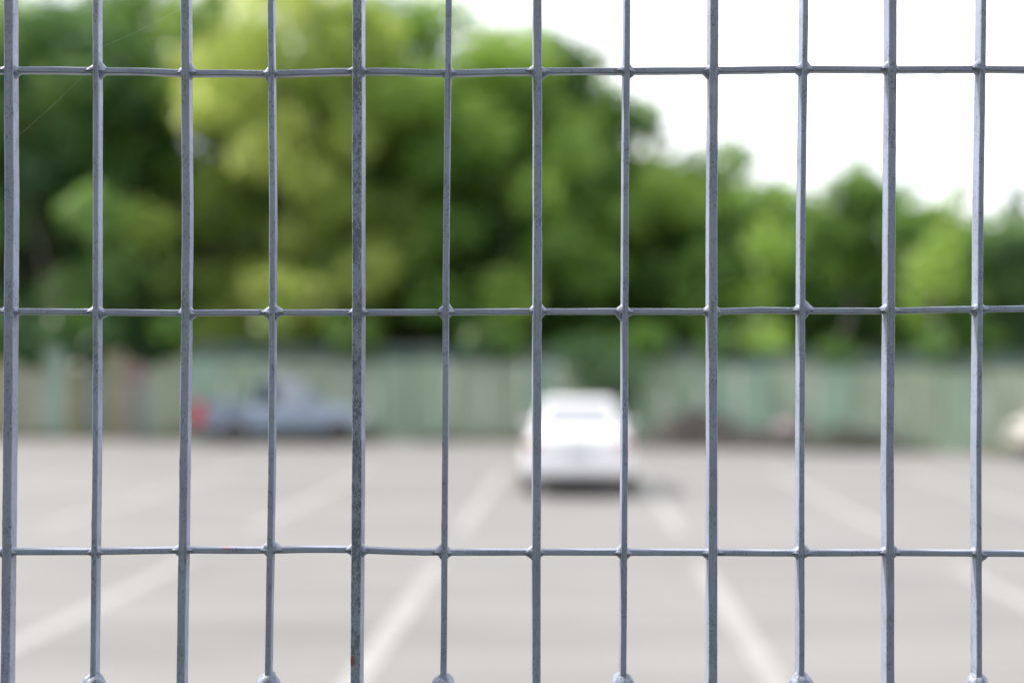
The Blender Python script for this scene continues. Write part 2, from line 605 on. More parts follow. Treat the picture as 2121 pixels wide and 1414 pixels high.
def corrugated(a, b, z0, z1, dirn=None):
    """corrugated sheet standing on segment a-b; returns vertices and faces with real thickness"""
    a, b = Vector(a), Vector(b)
    L = (b - a).length
    u = (b - a) / L
    nn = Vector((-u.y, u.x, 0))
    n = max(4, int(L / 0.025))
    vs, fs = [], []
    for i in range(n + 1):
        s = L * i / n
        for off in (0, 0.004):
            p = a + u * s + nn * (0.016 * math.sin(2 * math.pi * s / 0.15) + off)
            vs.append((p.x, p.y, z0))
            vs.append((p.x, p.y, z1))
    for i in range(n):
        q = 4 * i
        fs += [(q, q + 4, q + 5, q + 1), (q + 2, q + 3, q + 7, q + 6), (q + 1, q + 5, q + 7, q + 3), (q, q + 2, q + 6, q + 4)]
    fs += [(0, 1, 3, 2), (4 * n, 4 * n + 2, 4 * n + 3, 4 * n + 1)]
    return vs, fs

def ground_at(px, Y):
    p = at(px, 900, Y)
    return Vector((p.x, Y, 0))

WL = 34.7
w0, w1, w2 = ground_at(392, WL), ground_at(1160, WL), ground_at(2040, 30.3)
w3 = w2 + (w2 - w1) * 0.55
wall = empty('sheet_metal_fence', (w1 + Vector((0, 0.05, 0))), 0)
tag(wall, 'long faded green corrugated metal fence closing off the far side of the parking lot', 'fence')
mats_i = 0
def wall_run(p0, p1, tops, dstrip):
    global mats_i
    L = (p1 - p0).length
    n = round(L / 0.92)
    for i in range(n):
        a = p0 + (p1 - p0) * (i / n)
        b = p0 + (p1 - p0) * ((i + 1) / n - 0.004)
        zt = tops[0] + (tops[1] - tops[0]) * i / n + random.uniform(-0.05, 0.05)
        off = wall.location
        vs, fs = corrugated(a - off, b - off, 0.0, zt - dstrip)
        link('sheet', mesh('sheet', vs, fs), random.choice(m_sage), wall)
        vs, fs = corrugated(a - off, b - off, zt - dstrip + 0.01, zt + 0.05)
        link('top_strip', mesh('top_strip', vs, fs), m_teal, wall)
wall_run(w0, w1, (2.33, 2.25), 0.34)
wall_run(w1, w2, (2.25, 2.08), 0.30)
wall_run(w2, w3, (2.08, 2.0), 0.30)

# patchwork of boards at the left
board_defs = [(-160, -110, (0.20, 0.24, 0.19), 745), (-110, -60, (0.22, 0.21, 0.15), 752), (-60, -20, (0.16, 0.19, 0.15), 740), (-20, 12, (0.22, 0.21, 0.13), 750),
    (12, 40, (0.19, 0.20, 0.14), 752), (40, 66, (0.20, 0.225, 0.165), 764), (66, 92, (0.245, 0.245, 0.20), 768), (92, 114, (0.18, 0.265, 0.22), 716),
    (114, 134, (0.20, 0.29, 0.24), 714), (134, 152, (0.17, 0.175, 0.10), 752), (152, 178, (0.145, 0.125, 0.07), 760), (178, 198, (0.09, 0.15, 0.15), 762),
    (198, 214, (0.075, 0.16, 0.175), 762), (214, 236, (0.17, 0.18, 0.095), 726), (236, 258, (0.19, 0.155, 0.10), 728), (258, 282, (0.15, 0.15, 0.14), 748),
    (282, 302, (0.14, 0.145, 0.145), 752), (302, 326, (0.19, 0.25, 0.21), 762), (326, 352, (0.21, 0.25, 0.155), 750), (352, 374, (0.19, 0.245, 0.18), 745), (374, 391, (0.20, 0.27, 0.20), 740)]
pf = empty('plank_fence', ground_at(150, WL), 0)
tag(pf, 'patchwork board fence of mint, tan, teal and grey planks with uneven tops', 'fence')
for (x0, x1, col, ytop) in board_defs:
    a, b = ground_at(x0, WL), ground_at(x1, WL)
    zt = at((x0 + x1) / 2, ytop, WL).z
    bm = bmesh.new()
    bmesh.ops.create_cube(bm, size=1)
    bmesh.ops.scale(bm, vec=((b - a).length - 0.012, 0.03, zt), verts=bm.verts)
    bmesh.ops.translate(bm, vec=(*((a + b) / 2 - pf.location).xy, zt / 2), verts=bm.verts)
    bmesh.ops.translate(bm, vec=(0, random.uniform(-0.02, 0.02), 0), verts=bm.verts)
    bmesh.ops.bevel(bm, geom=bm.edges[:], offset=0.004, segments=1, affect='EDGES')
    link('board', from_bm('board', bm), boundary_mat('board_paint', col), pf)
a, b = ground_at(-160, WL + 0.09), ground_at(391, WL + 0.09)
for zz in (0.5, 1.5):
    bm = bmesh.new()
    bmesh.ops.create_cube(bm, size=1)
    bmesh.ops.scale(bm, vec=((b - a).length, 0.06, 0.09), verts=bm.verts)
    bmesh.ops.translate(bm, vec=(*((a + b) / 2 - pf.location).xy, zz), verts=bm.verts)
    link('rail', from_bm('rail', bm), M['bark'], pf)
a = ground_at(285, WL - 0.05)
bm = bmesh.new()
bmesh.ops.create_cube(bm, size=1)
bmesh.ops.scale(bm, vec=(0.20, 0.02, 0.26), verts=bm.verts)
bmesh.ops.translate(bm, vec=(*(a - pf.location).xy, 1.62), verts=bm.verts)
bmesh.ops.bevel(bm, geom=bm.edges[:], offset=0.004, segments=1, affect='EDGES')
o = link('red_patch', from_bm('red_patch', bm), simple('faded_red', (0.30, 0.07, 0.07), 0.7), pf)

# ------------------------------------------------------------------ trees
def leaf_cloud(blobs, per_blob, size, seed, up=0.5):
    """blobs: (centre, radius, tint). Returns a mesh of small folded leaves."""
    rng = np.random.default_rng(seed)
    P, N, T, Sz = [], [], [], []
    for (c_, r_, ti) in blobs:
        n = int(per_blob * r_ * r_)
        d = rng.normal(size=(n, 3))
        d /= np.linalg.norm(d, axis=1)[:, None]
        rad = r_ * (0.45 + 0.62 * rng.random(n) ** 0.6)
        wob = 1 + 0.22 * np.sin(d[:, 0] * 4 + seed) * np.sin(d[:, 1] * 5 + d[:, 2] * 3)
        p = np.array(c_) + d * (rad * wob)[:, None] * np.array([1, 1, 0.82])
        nn = d * 0.7 + rng.normal(size=(n, 3)) * 0.55 + np.array([0, 0, up])
        nn /= np.linalg.norm(nn, axis=1)[:, None]
        P.append(p); N.append(nn)
        T.append(np.clip(ti + rng.normal(size=n) * 0.14, 0, 1))
        Sz.append(size * (0.7 + 0.6 * rng.random(n)))
    P = np.concatenate(P); N = np.concatenate(N); T = np.concatenate(T); Sz = np.concatenate(Sz)
    n = len(P)
    rv = rng.normal(size=(n, 3))
    U = np.cross(N, rv); U /= np.linalg.norm(U, axis=1)[:, None]
    V = np.cross(N, U)
    L = Sz[:, None]; W = (Sz * 0.30)[:, None]
    verts = np.stack([P - U * L * 0.5, P - N * W * 0.25 + V * W - U * L * 0.05, P + U * L * 0.5, P - N * W * 0.25 - V * W - U * L * 0.05], axis=1).reshape(-1, 3)
    me = bpy.data.meshes.new('crown')
    me.vertices.add(n * 4)
    me.vertices.foreach_set('co', verts.astype(np.float32).ravel())
    me.loops.add(n * 4)
    me.loops.foreach_set('vertex_index', np.arange(n * 4, dtype=np.int32))
    me.polygons.add(n)
    me.polygons.foreach_set('loop_start', np.arange(0, n * 4, 4, dtype=np.int32))
    me.update(calc_edges=True)
    at_ = me.attributes.new('tint', 'FLOAT', 'POINT')
    at_.data.foreach_set('value', np.repeat(T, 4).astype(np.float32))
    return me

def limb(pts, radii, nseg=9):
    vs, fs = [], []
    for i, p in enumerate(pts):
        a, b = pts[max(0, i - 1)], pts[min(len(pts) - 1, i + 1)]
        d = (b - a).normalized()
        u = d.orthogonal().normalized()
        v = d.cross(u)
        for j in range(nseg):
            an = 2 * math.pi * j / nseg
            rr = radii[i] * (1 + 0.12 * n3(p.x + j, p.y, p.z * 2))
            vs.append(p + (u * math.cos(an) + v * math.sin(an)) * rr)
    for i in range(len(pts) - 1):
        for j in range(nseg):
            fs.append((i * nseg + j, i * nseg + (j + 1) % nseg, (i + 1) * nseg + (j + 1) % nseg, (i + 1) * nseg + j))
    return vs, fs

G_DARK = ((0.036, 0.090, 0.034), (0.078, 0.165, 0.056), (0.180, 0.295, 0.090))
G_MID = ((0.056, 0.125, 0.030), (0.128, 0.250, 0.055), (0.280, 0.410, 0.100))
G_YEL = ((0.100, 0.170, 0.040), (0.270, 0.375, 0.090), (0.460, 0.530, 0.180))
LM = {'dark': leaf_mat('dark_leaves', *G_DARK), 'mid': leaf_mat('green_leaves', *G_MID), 'yellow': leaf_mat('yellow_green_leaves', *G_YEL)}

def tree(px, Y, ytop, ybot, halfpx, kind, label, seed, nb=46, extra=(), rmin=0.6, rmax=1.15, leaf=0.27, dens=330):
    rnd = random.Random(seed)
    base = ground_at(px, Y)
    zt, zb = at(px, ytop, Y).z, at(px, ybot, Y).z
    hw = halfpx / F_PX * Y
    root = empty('tree', base, 0)
    tag(root, label, 'tree', 'trees behind the boundary fence')
    cz, hz = (zt + zb) / 2, (zt - zb) / 2
    blobs = []
    tries = 0
    while len(blobs) < nb and tries < 4000:
        tries += 1
        d = Vector((rnd.uniform(-1, 1), rnd.uniform(-1, 1), rnd.uniform(-1, 1)))
        if not 0.25 < d.length < 1.0:
            continue
        if d.y > 0.55:
            continue
        r_ = rnd.uniform(rmin, rmax)
        c_ = Vector((d.x * max(0.2, hw - r_ * 0.7), d.y * max(0.2, hw * 0.8 - r_ * 0.7), cz + d.z * max(0.2, hz - r_ * 0.75)))
        if any((c_ - b_[0]).length < 0.55 * (r_ + b_[1]) for b_ in blobs):
            if rnd.random() < 0.8:
                continue
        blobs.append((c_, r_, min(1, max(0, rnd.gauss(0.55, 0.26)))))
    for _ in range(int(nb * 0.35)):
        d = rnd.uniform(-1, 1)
        blobs.append((Vector((d * hw * 0.95, rnd.uniform(-0.65, 0.2) * hw, zb + rnd.uniform(0.0, 1.5) * hz * 0.45)), rnd.uniform(rmin, rmax) * 0.9, rnd.uniform(0.0, 0.5)))  # low clumps: shade under the crown put into darker leaf tints
    over = max(1, int(halfpx / 120))
    for q in range(over):   # low boughs that hang over the boundary fence
        ox = px - halfpx + 2 * halfpx * (q + rnd.random()) / over
        yy = (WL if ox < 1160 else WL + (30.3 - WL) * min(1, (ox - 1160) / 880)) - rnd.uniform(0.2, 0.7)
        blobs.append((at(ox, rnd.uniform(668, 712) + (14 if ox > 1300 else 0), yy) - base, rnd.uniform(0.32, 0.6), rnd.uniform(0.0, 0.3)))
    for (ex, ey, eY, er, et) in extra:  # extra clumps; the high tints put sunlit patches into the leaf colour
        p = at(ex, ey, eY)
        blobs.append((p - base, er, et))
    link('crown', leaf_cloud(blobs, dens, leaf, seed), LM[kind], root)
    # trunk with limbs to the clumps
    vs, fs = [], []
    pts = [Vector((0.06 * n3(seed, z, 0), 0.06 * n3(seed, z, 5), z)) for z in np.linspace(-0.1, cz + hz * 0.3, 9)]
    pts = [Vector(p) for p in pts]
    rad = [0.26 * (1 - 0.075 * i) for i in range(9)]
    vs, fs = limb(pts, rad)
    for (c_, r_, ti) in blobs[::3]:
        s = pts[rnd.randint(3, 7)]
        mid = (s + c_) / 2 + Vector((0, 0, -0.25))
        v2, f2 = limb([s, mid, c_], [0.10, 0.06, 0.025], 6)
        off = len(vs)
        vs += v2
        fs += [tuple(i + off for i in f) for f in f2]
    link('trunk', mesh('trunk', vs, fs, True), M['bark'], root)
    return root

tree(40, 41.5, -150, 745, 330, 'dark', 'tall dark green tree above the patchwork boards at the far left', 1, nb=62,
     extra=((60, 705, 35.5, 0.8, 0.1), (20, 690, 35.7, 0.8, 0.1), (150, 700, 35.6, 0.7, 0.15), (200, 700, 35.7, 0.7, 0.12), (200, 440, 37.5, 0.9, 0.9), (150, 610, 38, 0.9, 0.8), (240, 560, 38, 0.9, 0.85)))
tree(300, 43.5, -90, 720, 250, 'mid', 'tall leafy tree filling the gap between the dark tree and the yellow-green one', 2, nb=48)
tree(590, 40.5, -130, 705, 310, 'yellow', 'tall yellow-green tree standing behind the grey-blue pickup truck', 3, nb=66,
     extra=((560, 600, 38, 0.9, 0.8), (640, 620, 38, 0.9, 0.75), (760, 560, 38, 0.9, 0.8), (480, 200, 38, 0.9, 0.9), (540, 320, 37.6, 0.9, 0.95)))
tree(850, 43.5, -70, 700, 240, 'mid', 'tall green tree directly right of the yellow-green tree', 4, nb=50,
     extra=((860, 190, 39, 1.0, 0.95), (800, 220, 39, 0.9, 0.95), (900, 330, 39.5, 0.9, 0.6), (930, 470, 39.5, 1.0, 0.55), (870, 520, 39.5, 0.9, 0.65), (960, 250, 39.5, 0.8, 0.75), (900, 620, 38.5, 0.8, 0.5)))
tree(1060, 41.5, 0, 710, 215, 'mid', 'rounded green tree standing behind and left of the white sedan', 5, nb=54,
     extra=((1100, 120, 39, 0.8, 0.85), (1020, 100, 39.5, 0.8, 0.8), (1110, 400, 38.5, 0.8, 0.85), (1180, 320, 39, 0.9, 0.7), (1160, 500, 38.5, 0.8, 0.6), (1230, 560, 39, 0.9, 0.6), (1010, 300, 39, 0.8, 0.7), (1055, 610, 38, 0.9, 0.95), (1040, 660, 38, 0.7, 0.85), (980, 650, 38.2, 0.6, 0.1), (1235, 130, 42, 0.5, 0.3)))
tree(1235, 44, 120, 705, 175, 'mid', 'broad green tree standing straight behind the white sedan', 6, nb=46,
     extra=((1195, 150, 43, 0.7, 0.4), (1330, 250, 43, 0.7, 0.3), (1370, 290, 43, 0.5, 0.3)))
tree(1420, 43, 300, 715, 185, 'mid', 'mid height green tree right of the white sedan', 7, nb=42,
     extra=((1370, 390, 40.5, 0.9, 1.0), (1420, 420, 40.5, 0.9, 0.95), (1300, 450, 40.5, 0.8, 0.9), (1450, 640, 38.5, 0.8, 0.5), (1500, 300, 42.5, 0.4, 0.6), (1520, 340, 42.5, 0.6, 0.7), (1460, 560, 39, 0.9, 0.4)))
tree(1600, 40.5, 370, 735, 150, 'mid', 'low green tree drooping over the metal fence beside the pink sack', 8, nb=36,
     extra=((1610, 745, 33.0, 0.55, 0.7), (1590, 700, 34.0, 0.6, 0.8), (1600, 520, 38, 0.8, 0.8), (1560, 620, 38, 0.7, 0.7), (1540, 330, 42, 0.5, 0.5)))
tree(1775, 41, 345, 745, 120, 'mid', 'green tree with a pointed top drooping over the metal fence', 9, nb=34,
     extra=((1775, 345, 41, 0.35, 0.6), (1790, 380, 41, 0.5, 0.55), (1735, 385, 41, 0.5, 0.5), (1700, 425, 41, 0.55, 0.5), (1825, 400, 41, 0.5, 0.6), (1870, 405, 41, 0.45, 0.5), (1755, 765, 32.3, 0.6, 0.1), (1850, 775, 31.8, 0.55, 0.1), (1905, 755, 31.6, 0.5, 0.2)), rmax=1.0)
tree(1935, 39.5, 395, 745, 120, 'mid', 'bushy green tree left of the cream car, above the fence', 10, nb=34,
     extra=((1990, 400, 40, 0.4, 0.6), (1930, 570, 37, 0.8, 0.95), (1960, 500, 37.5, 0.6, 0.9), (1900, 640, 37, 0.5, 0.8)), rmax=1.0)
tree(2110, 40.5, 460, 750, 120, 'dark', 'low dark green tree above the fence behind the cream car', 11, nb=34,
     extra=((2110, 395, 41, 0.3, 0.4), (2100, 430, 41, 0.4, 0.4)), rmax=1.0)

def bush(name, px, py, Y, blobs, label, cat, mat, seed, dens=500, leaf=0.16):
    base = ground_at(px, Y)
    root = empty(name, base, 0)
    tag(root, label, cat)
    bl = [(at(x, y, yy) - base, r_, ti) for (x, y, yy, r_, ti) in blobs]
    link('foliage', leaf_cloud(bl, dens, leaf, seed), LM[mat], root)
    vs, fs = [], []
    for (c_, r_, ti) in bl:
        v2, f2 = limb([Vector((random.uniform(-.1, .1), 0, -0.02)), c_ * 0.5 + Vector((0, 0, 0.1)), c_], [0.03, 0.022, 0.01], 6)
        off = len(vs)
        vs += v2
        fs += [tuple(i + off for i in f) for f in f2]
    link('stem', mesh('stem', vs, fs, True), M['bark'], root)

# the mass of further trees that closes the gaps behind the row
wd = random.Random(77)
wblobs = []
SIL = [(-300, 60), (100, 60), (500, 60), (900, 110), (1100, 210), (1250, 290), (1400, 390), (1600, 440), (1700, 455), (1850, 450), (2000, 480), (2450, 500)]
for i_ in range(560):
    px = wd.uniform(-300, 2450) if i_ < 430 else wd.uniform(-200, 950)
    top = lerp_path(SIL, px)
    py = wd.uniform(top, 735) if i_ < 330 or i_ >= 430 else wd.uniform(600, 740)
    wblobs.append((at(px, py, wd.uniform(47, 50)), wd.uniform(0.9, 1.7), wd.uniform(0.0, 0.7)))
o = link('woodland', leaf_cloud(wblobs, 120, 0.42, 900), LM['mid'])
tag(o, kind='stuff')

bush('shrub', 1260, 900, 32.85, [(1215, 745, 33.25, 0.45, 0.25), (1255, 770, 33.05, 0.45, 0.35), (1290, 790, 32.95, 0.42, 0.4), (1240, 720, 33.35, 0.5, 0.4),
     (1280, 740, 33.15, 0.45, 0.4), (1305, 815, 32.85, 0.32, 0.4), (1265, 830, 32.85, 0.45, 0.2), (1225, 830, 32.95, 0.4, 0.2), (1300, 850, 32.85, 0.25, 0.3), (1200, 770, 33.1, 0.45, 0.2), (1320, 770, 32.9, 0.3, 0.3), (1235, 790, 32.9, 0.5, 0.3), (1180, 725, 33.3, 0.4, 0.2)],
     'dark green shrub growing against the metal fence behind the white sedan', 'shrub', 'dark', 50)

# weeds along the foot of the boundary fence
vs, fs = [], []
rw = random.Random(5)
def weeds(p0, p1, n):
    for _ in range(n):
        f = rw.random()
        p = p0 + (p1 - p0) * f + Vector((0, -rw.uniform(0.05, 0.35), 0))
        if n3(p.x * 0.9, 2, 0) < -0.15:
            continue
        h = rw.uniform(0.05, 0.2)
        a = rw.uniform(0, math.pi)
        u = Vector((math.cos(a), math.sin(a), 0)) * rw.uniform(0.015, 0.035)
        tip = p + Vector((rw.uniform(-.08, .08), rw.uniform(-.08, .08), h))
        i = len(vs)
        vs.extend([p - u, p + u, tip])
        fs.append((i, i + 1, i + 2))
weeds(ground_at(-160, WL), w1, 2600)
weeds(w1, w3, 2000)
o = link('weeds', mesh('weeds', vs, fs), simple('dry_weeds', (0.13, 0.135, 0.06), 0.8, var=0.3), None)
tag(o, kind='stuff')

# camera side of the fence: unseen grass and leaves added to shade its front
k = NT('added_verge_grass')
o_ = k.obj()
k.l(k.mix(k.rng(k.noise(o_, 6, 5, 0.7), 0.3, 0.7), (0.03, 0.05, 0.015), (0.075, 0.10, 0.035)), k.b.inputs['Base Color'])
k.b.inputs['Roughness'].default_value = 0.9
k.bump(k.noise(o_, 60, 4, 0.7), 1.0, 0.03)
vg = link('added_dark_verge', mesh('added_dark_verge', [(-60, -60, 0.006), (60, -60, 0.006), (60, 0.95, 0.006), (-60, 0.95, 0.006)], [(0, 1, 2, 3)]), k.m)
tag(vg, kind='structure')
td = random.Random(31)
tb = []
for _ in range(150):
    x = td.uniform(-11, 11)
    tb.append((Vector((x, -4.6 - td.uniform(0, 2.2), td.uniform(0.3, 6.2))), td.uniform(0.8, 1.3), td.uniform(0, 0.5)))
o_ = link('added_shade_thicket', leaf_cloud(tb, 170, 0.36, 333), LM['dark'])
tag(o_, kind='stuff')

# ------------------------------------------------------------------ cars
def loft_body(stations, name, subsurf=2):
    """stations: (x, zbottom, ztop, half width low, half width top, crown)"""
    vs, fs = [], []
    n = None
    for (x, zb, zt, wl, wt, cr) in stations:
        zm = zb + (zt - zb) * 0.5
        half = [(0.0, zb), (wl * 0.80, zb), (wl * 0.97, zb + 0.05), (wl, zb + (zt - zb) * 0.3), (wl, zm), ((wl * .4 + wt * .6), zb + (zt - zb) * 0.82), (wt * 0.93, zt - 0.015), (wt * 0.55, zt + cr * 0.6)]
        sec = half + [(0.0, zt + cr)] + [(-a, b) for a, b in half[:0:-1]]
        n = len(sec)
        vs += [(x, a, b) for a, b in sec]
    L = len(stations)
    for j in range(L - 1):
        for i in range(n):
            fs.append((j * n + i, (j + 1) * n + i, (j + 1) * n + (i + 1) % n, j * n + (i + 1) % n))
    fs.append(tuple(range(n)))
    fs.append(tuple((L - 1) * n + i for i in range(n))[::-1])
    bm = bmesh.new()
    me = mesh(name, vs, fs)
    bm.from_mesh(me)
    bmesh.ops.recalc_face_normals(bm, faces=bm.faces[:])
    bm.to_mesh(me)
    bm.free()
    me.polygons.foreach_set('use_smooth', [True] * len(me.polygons))
    return me

def with_subsurf(o, lv=2):
    md = o.modifiers.new('smooth', 'SUBSURF')
    md.levels = md.render_levels = lv
    return o

def box_mesh(name, size, loc, bev=0.01, seg=2):
    bm = bmesh.new()
    bmesh.ops.create_cube(bm, size=1)
    bmesh.ops.scale(bm, vec=size, verts=bm.verts)
    if bev:
        bmesh.ops.bevel(bm, geom=bm.edges[:], offset=bev, segments=seg, affect='EDGES')
    bmesh.ops.translate(bm, vec=loc, verts=bm.verts)
    return from_bm(name, bm)

def hull_mesh(name, lo, hi, bev):
    """cabin: four lower corners, four upper corners (rear-right, rear-left, front-left, front-right)"""
    bm = bmesh.new()
    v = [bm.verts.new(p) for p in lo + hi]
    bm.faces.new(v[0:4]); bm.faces.new(v[4:8])
    for i in range(4):
        j = (i + 1) % 4
        bm.faces.new((v[i], v[j], v[4 + j], v[4 + i]))
    bmesh.ops.recalc_face_normals(bm, faces=bm.faces[:])
    up = [e for e in bm.edges if not (e.verts[0] in v[0:4] and e.verts[1] in v[0:4])]
    bmesh.ops.bevel(bm, geom=up, offset=bev, segments=4, affect='EDGES', profile=0.5)
    return from_bm(name, bm)

def pane(name, a, b, c_, d, inset, lift, mat, parent, thick=0.006):
    """glass pane on the quad a b c d (a-b low edge, d-c high edge), set slightly proud"""
    a, b, c_, d = map(Vector, (a, b, c_, d))
    def P(u, v):
        lo = a + (b - a) * u
        hi = d + (c_ - d) * u
        return lo + (hi - lo) * v
    u0, u1, v0, v1 = inset
    nrm = (b - a).cross(d - a).normalized()
    q = [P(u0, v0), P(u1, v0), P(u1, v1), P(u0, v1)]
    cen = sum(q, Vector()) / 4
    hullc = Vector((cen.x * 0.98, 0, 0.7))
    if (cen - hullc).dot(nrm) < 0 and abs(nrm.y) > 0.5 or (abs(nrm.y) <= 0.5 and nrm.z < 0):
        nrm = -nrm
    o1 = [p + nrm * lift for p in q]
    o0 = [p + nrm * (lift - thick) for p in q]
    bm = bmesh.new()
    V = [bm.verts.new(p) for p in o0 + o1]
    bm.faces.new(V[4:8]); bm.faces.new(V[0:4])
    for i in range(4):
        j = (i + 1) % 4
        bm.faces.new((V[i], V[j], V[4 + j], V[4 + i]))
    return link(name, from_bm(name, bm), mat, parent)

def wheel(parent, x, y, r, wd, side):
    bm = bmesh.new()
    n = 28
    prof = [(r * 0.62, -wd / 2), (r * 0.93, -wd / 2), (r, -wd / 2 + 0.03), (r, wd / 2 - 0.03), (r * 0.93, wd / 2), (r * 0.62, wd / 2)]
    rings = []
    for (rr, yy) in prof:
        rings.append([bm.verts.new((rr * math.cos(2 * math.pi * i / n), yy, rr * math.sin(2 * math.pi * i / n))) for i in range(n)])
    for a, b in zip(rings, rings[1:] + rings[:1]):
        for i in range(n):
            bm.faces.new((a[i], a[(i + 1) % n], b[(i + 1) % n], b[i]))
    o = link('wheel', from_bm('wheel', bm, True), M['rubber'], parent)
    o.location = (x, y, r)
    bm = bmesh.new()
    yo = side * wd * 0.40
    ctr = bm.verts.new((0, yo + side * 0.015, 0))
    inner = [bm.verts.new((r * 0.16 * math.cos(2 * math.pi * i / 20), yo + side * 0.012, r * 0.16 * math.sin(2 * math.pi * i / 20))) for i in range(20)]
    outer = [bm.verts.new((r * 0.63 * math.cos(2 * math.pi * i / 20), yo - side * (0.03 if i % 4 < 2 else 0.0), r * 0.63 * math.sin(2 * math.pi * i / 20))) for i in range(20)]
    back = [bm.verts.new((r * 0.63 * math.cos(2 * math.pi * i / 20), -yo, r * 0.63 * math.sin(2 * math.pi * i / 20))) for i in range(20)]
    for i in range(20):
        j = (i + 1) % 20
        bm.faces.new((ctr, inner[i], inner[j]))
        bm.faces.new((inner[i], outer[i], outer[j], inner[j]))
        bm.faces.new((outer[i], back[i], back[j], outer[j]))
    bm.faces.new(back)
    link('rim', from_bm('rim', bm), M['rim_grey'], o)
    return o

def lamp(name, parent, loc, size, mat, bev=0.03):
    return link(name, box_mesh(name, size, loc, min(bev, min(size) * 0.45), 3), mat, parent)

def mirror(parent, x, y, z, mat):
    o = link('side_mirror', box_mesh('side_mirror', (0.10, 0.20, 0.13), (x, y, z), 0.035, 3), mat, parent)
    return o

def car(name, origin, yaw, label, cat, paint, glass, rear_glass, kind='sedan'):
    """local +x forward, origin at the rear bumper on the ground"""
    root = empty(name, origin, yaw)
    tag(root, label, cat)
    if kind == 'sedan':
        L = 4.35
        st = [(0.0, 0.42, 0.80, 0.66, 0.58, 0.01), (0.05, 0.30, 0.93, 0.80, 0.68, 0.02), (0.28, 0.24, 1.0, 0.86, 0.74, 0.03), (0.75, 0.22, 0.99, 0.875, 0.78, 0.03),
              (1.4, 0.20, 0.94, 0.875, 0.80, 0.03), (2.4, 0.20, 0.93, 0.875, 0.80, 0.03), (3.1, 0.21, 0.93, 0.87, 0.77, 0.04), (3.8, 0.23, 0.84, 0.85, 0.72, 0.04),
              (4.2, 0.26, 0.70, 0.78, 0.62, 0.02), (4.35, 0.36, 0.60, 0.62, 0.52, 0.01)]
        lo = [(0.62, -0.74, 0.93), (0.62, 0.74, 0.93), (3.25, 0.74, 0.90), (3.25, -0.74, 0.90)]
        hi = [(1.25, -0.56, 1.43), (1.25, 0.56, 1.43), (2.45, 0.56, 1.43), (2.45, -0.56, 1.43)]
        axles, r_ = (0.85, 3.45), 0.31
        track = 0.77
    elif kind == 'hatch':
        L = 3.75
        st = [(0.0, 0.40, 0.80, 0.66, 0.60, 0.01), (0.06, 0.28, 0.92, 0.80, 0.70, 0.02), (0.4, 0.24, 0.95, 0.83, 0.76, 0.02), (1.2, 0.20, 0.93, 0.84, 0.77, 0.02),
              (2.2, 0.20, 0.92, 0.84, 0.77, 0.02), (2.8, 0.21, 0.93, 0.84, 0.75, 0.03), (3.35, 0.23, 0.86, 0.82, 0.70, 0.04), (3.62, 0.26, 0.74, 0.76, 0.62, 0.02), (3.75, 0.36, 0.60, 0.62, 0.52, 0.01)]
        lo = [(0.10, -0.73, 0.90), (0.10, 0.73, 0.90), (3.0, 0.72, 0.88), (3.0, -0.72, 0.88)]
        hi = [(0.45, -0.55, 1.48), (0.45, 0.55, 1.48), (2.15, 0.55, 1.48), (2.15, -0.55, 1.48)]
        axles, r_ = (0.62, 3.0), 0.30
        track = 0.74
    b = with_subsurf(link('body', loft_body(st, 'body'), paint, root))
    cab = link('cabin', hull_mesh('cabin', [Vector(p) for p in lo], [Vector(p) for p in hi], 0.09), paint, root)
    RR, RL, FL, FR = lo
    rr, rl, fl, fr = hi
    pane('rear_window', RR, RL, rl, rr, (0.09, 0.91, 0.16, 0.86), 0.006, rear_glass, root)
    pane('windscreen', FR, FL, fl, fr, (0.07, 0.93, 0.14, 0.9), 0.006, glass, root)
    for (A, B, c2, d2) in ((FR, RR, rr, fr), (FL, RL, rl, fl)):
        pane('side_window', A, B, c2, d2, (0.16, 0.50, 0.18, 0.84), 0.006, glass, root)
        pane('side_window', A, B, c2, d2, (0.54, 0.84, 0.18, 0.84), 0.006, glass, root)
    for s in (-1, 1):
        lamp('tail_light', root, (0.075, s * 0.68, 0.77), (0.14, 0.20, 0.14), M['red_lamp'])
        lamp('headlight', root, (L - 0.17, s * 0.58, 0.64), (0.20, 0.24, 0.13), M['clear_lamp'])
        mirror(root, hi[3][0] + 0.30, s * 0.86, 0.98, paint)
        for ax in axles:
            wheel(root, ax, s * track, r_, 0.19, s)
    lamp('rear_bumper', root, (0.02, 0, 0.42), (0.16, 1.56, 0.20), paint, 0.06)
    lamp('bumper_trim', root, (0.06, 0, 0.27), (0.16, 1.36, 0.11), M['black_trim'], 0.04)
    lamp('front_bumper', root, (L - 0.03, 0, 0.40), (0.16, 1.40, 0.20), paint, 0.06)
    lamp('license_plate', root, (-0.005, 0, 0.66), (0.012, 0.34, 0.14), M['plate'], 0.004)
    lamp('grille', root, (L + 0.0, 0, 0.56), (0.03, 0.7, 0.09), M['black_trim'], 0.01)
    lamp('underbody', root, (L / 2, 0, 0.22), (L - 0.7, 1.3, 0.10), M['black_trim'], 0.03)
    return root

# white sedan seen from behind, parked in its bay
p = lot(0.06, 19.45)
sed = car('sedan', p, math.pi / 2 - LOT_YAW, 'white sedan parked with its rear towards the fence, between two white lines', 'car', M['white_paint'], M['dark_glass'], M['pale_glass'])
sed.scale = (0.90, 0.90, 0.93)

# cream hatchback cut by the right edge
p = ground_at(2112, 28.2)
yaw = math.pi - 0.04
o_ = p + Vector((3.75, 0, 0)) - Vector((0, 0, 0))
car('hatchback', Vector((o_.x, o_.y + 0.15, 0)), yaw, 'cream hatchback parked along the far fence, nose pointing left', 'car', M['cream_paint'], M['dark_glass'], M['dark_glass'], 'hatch')

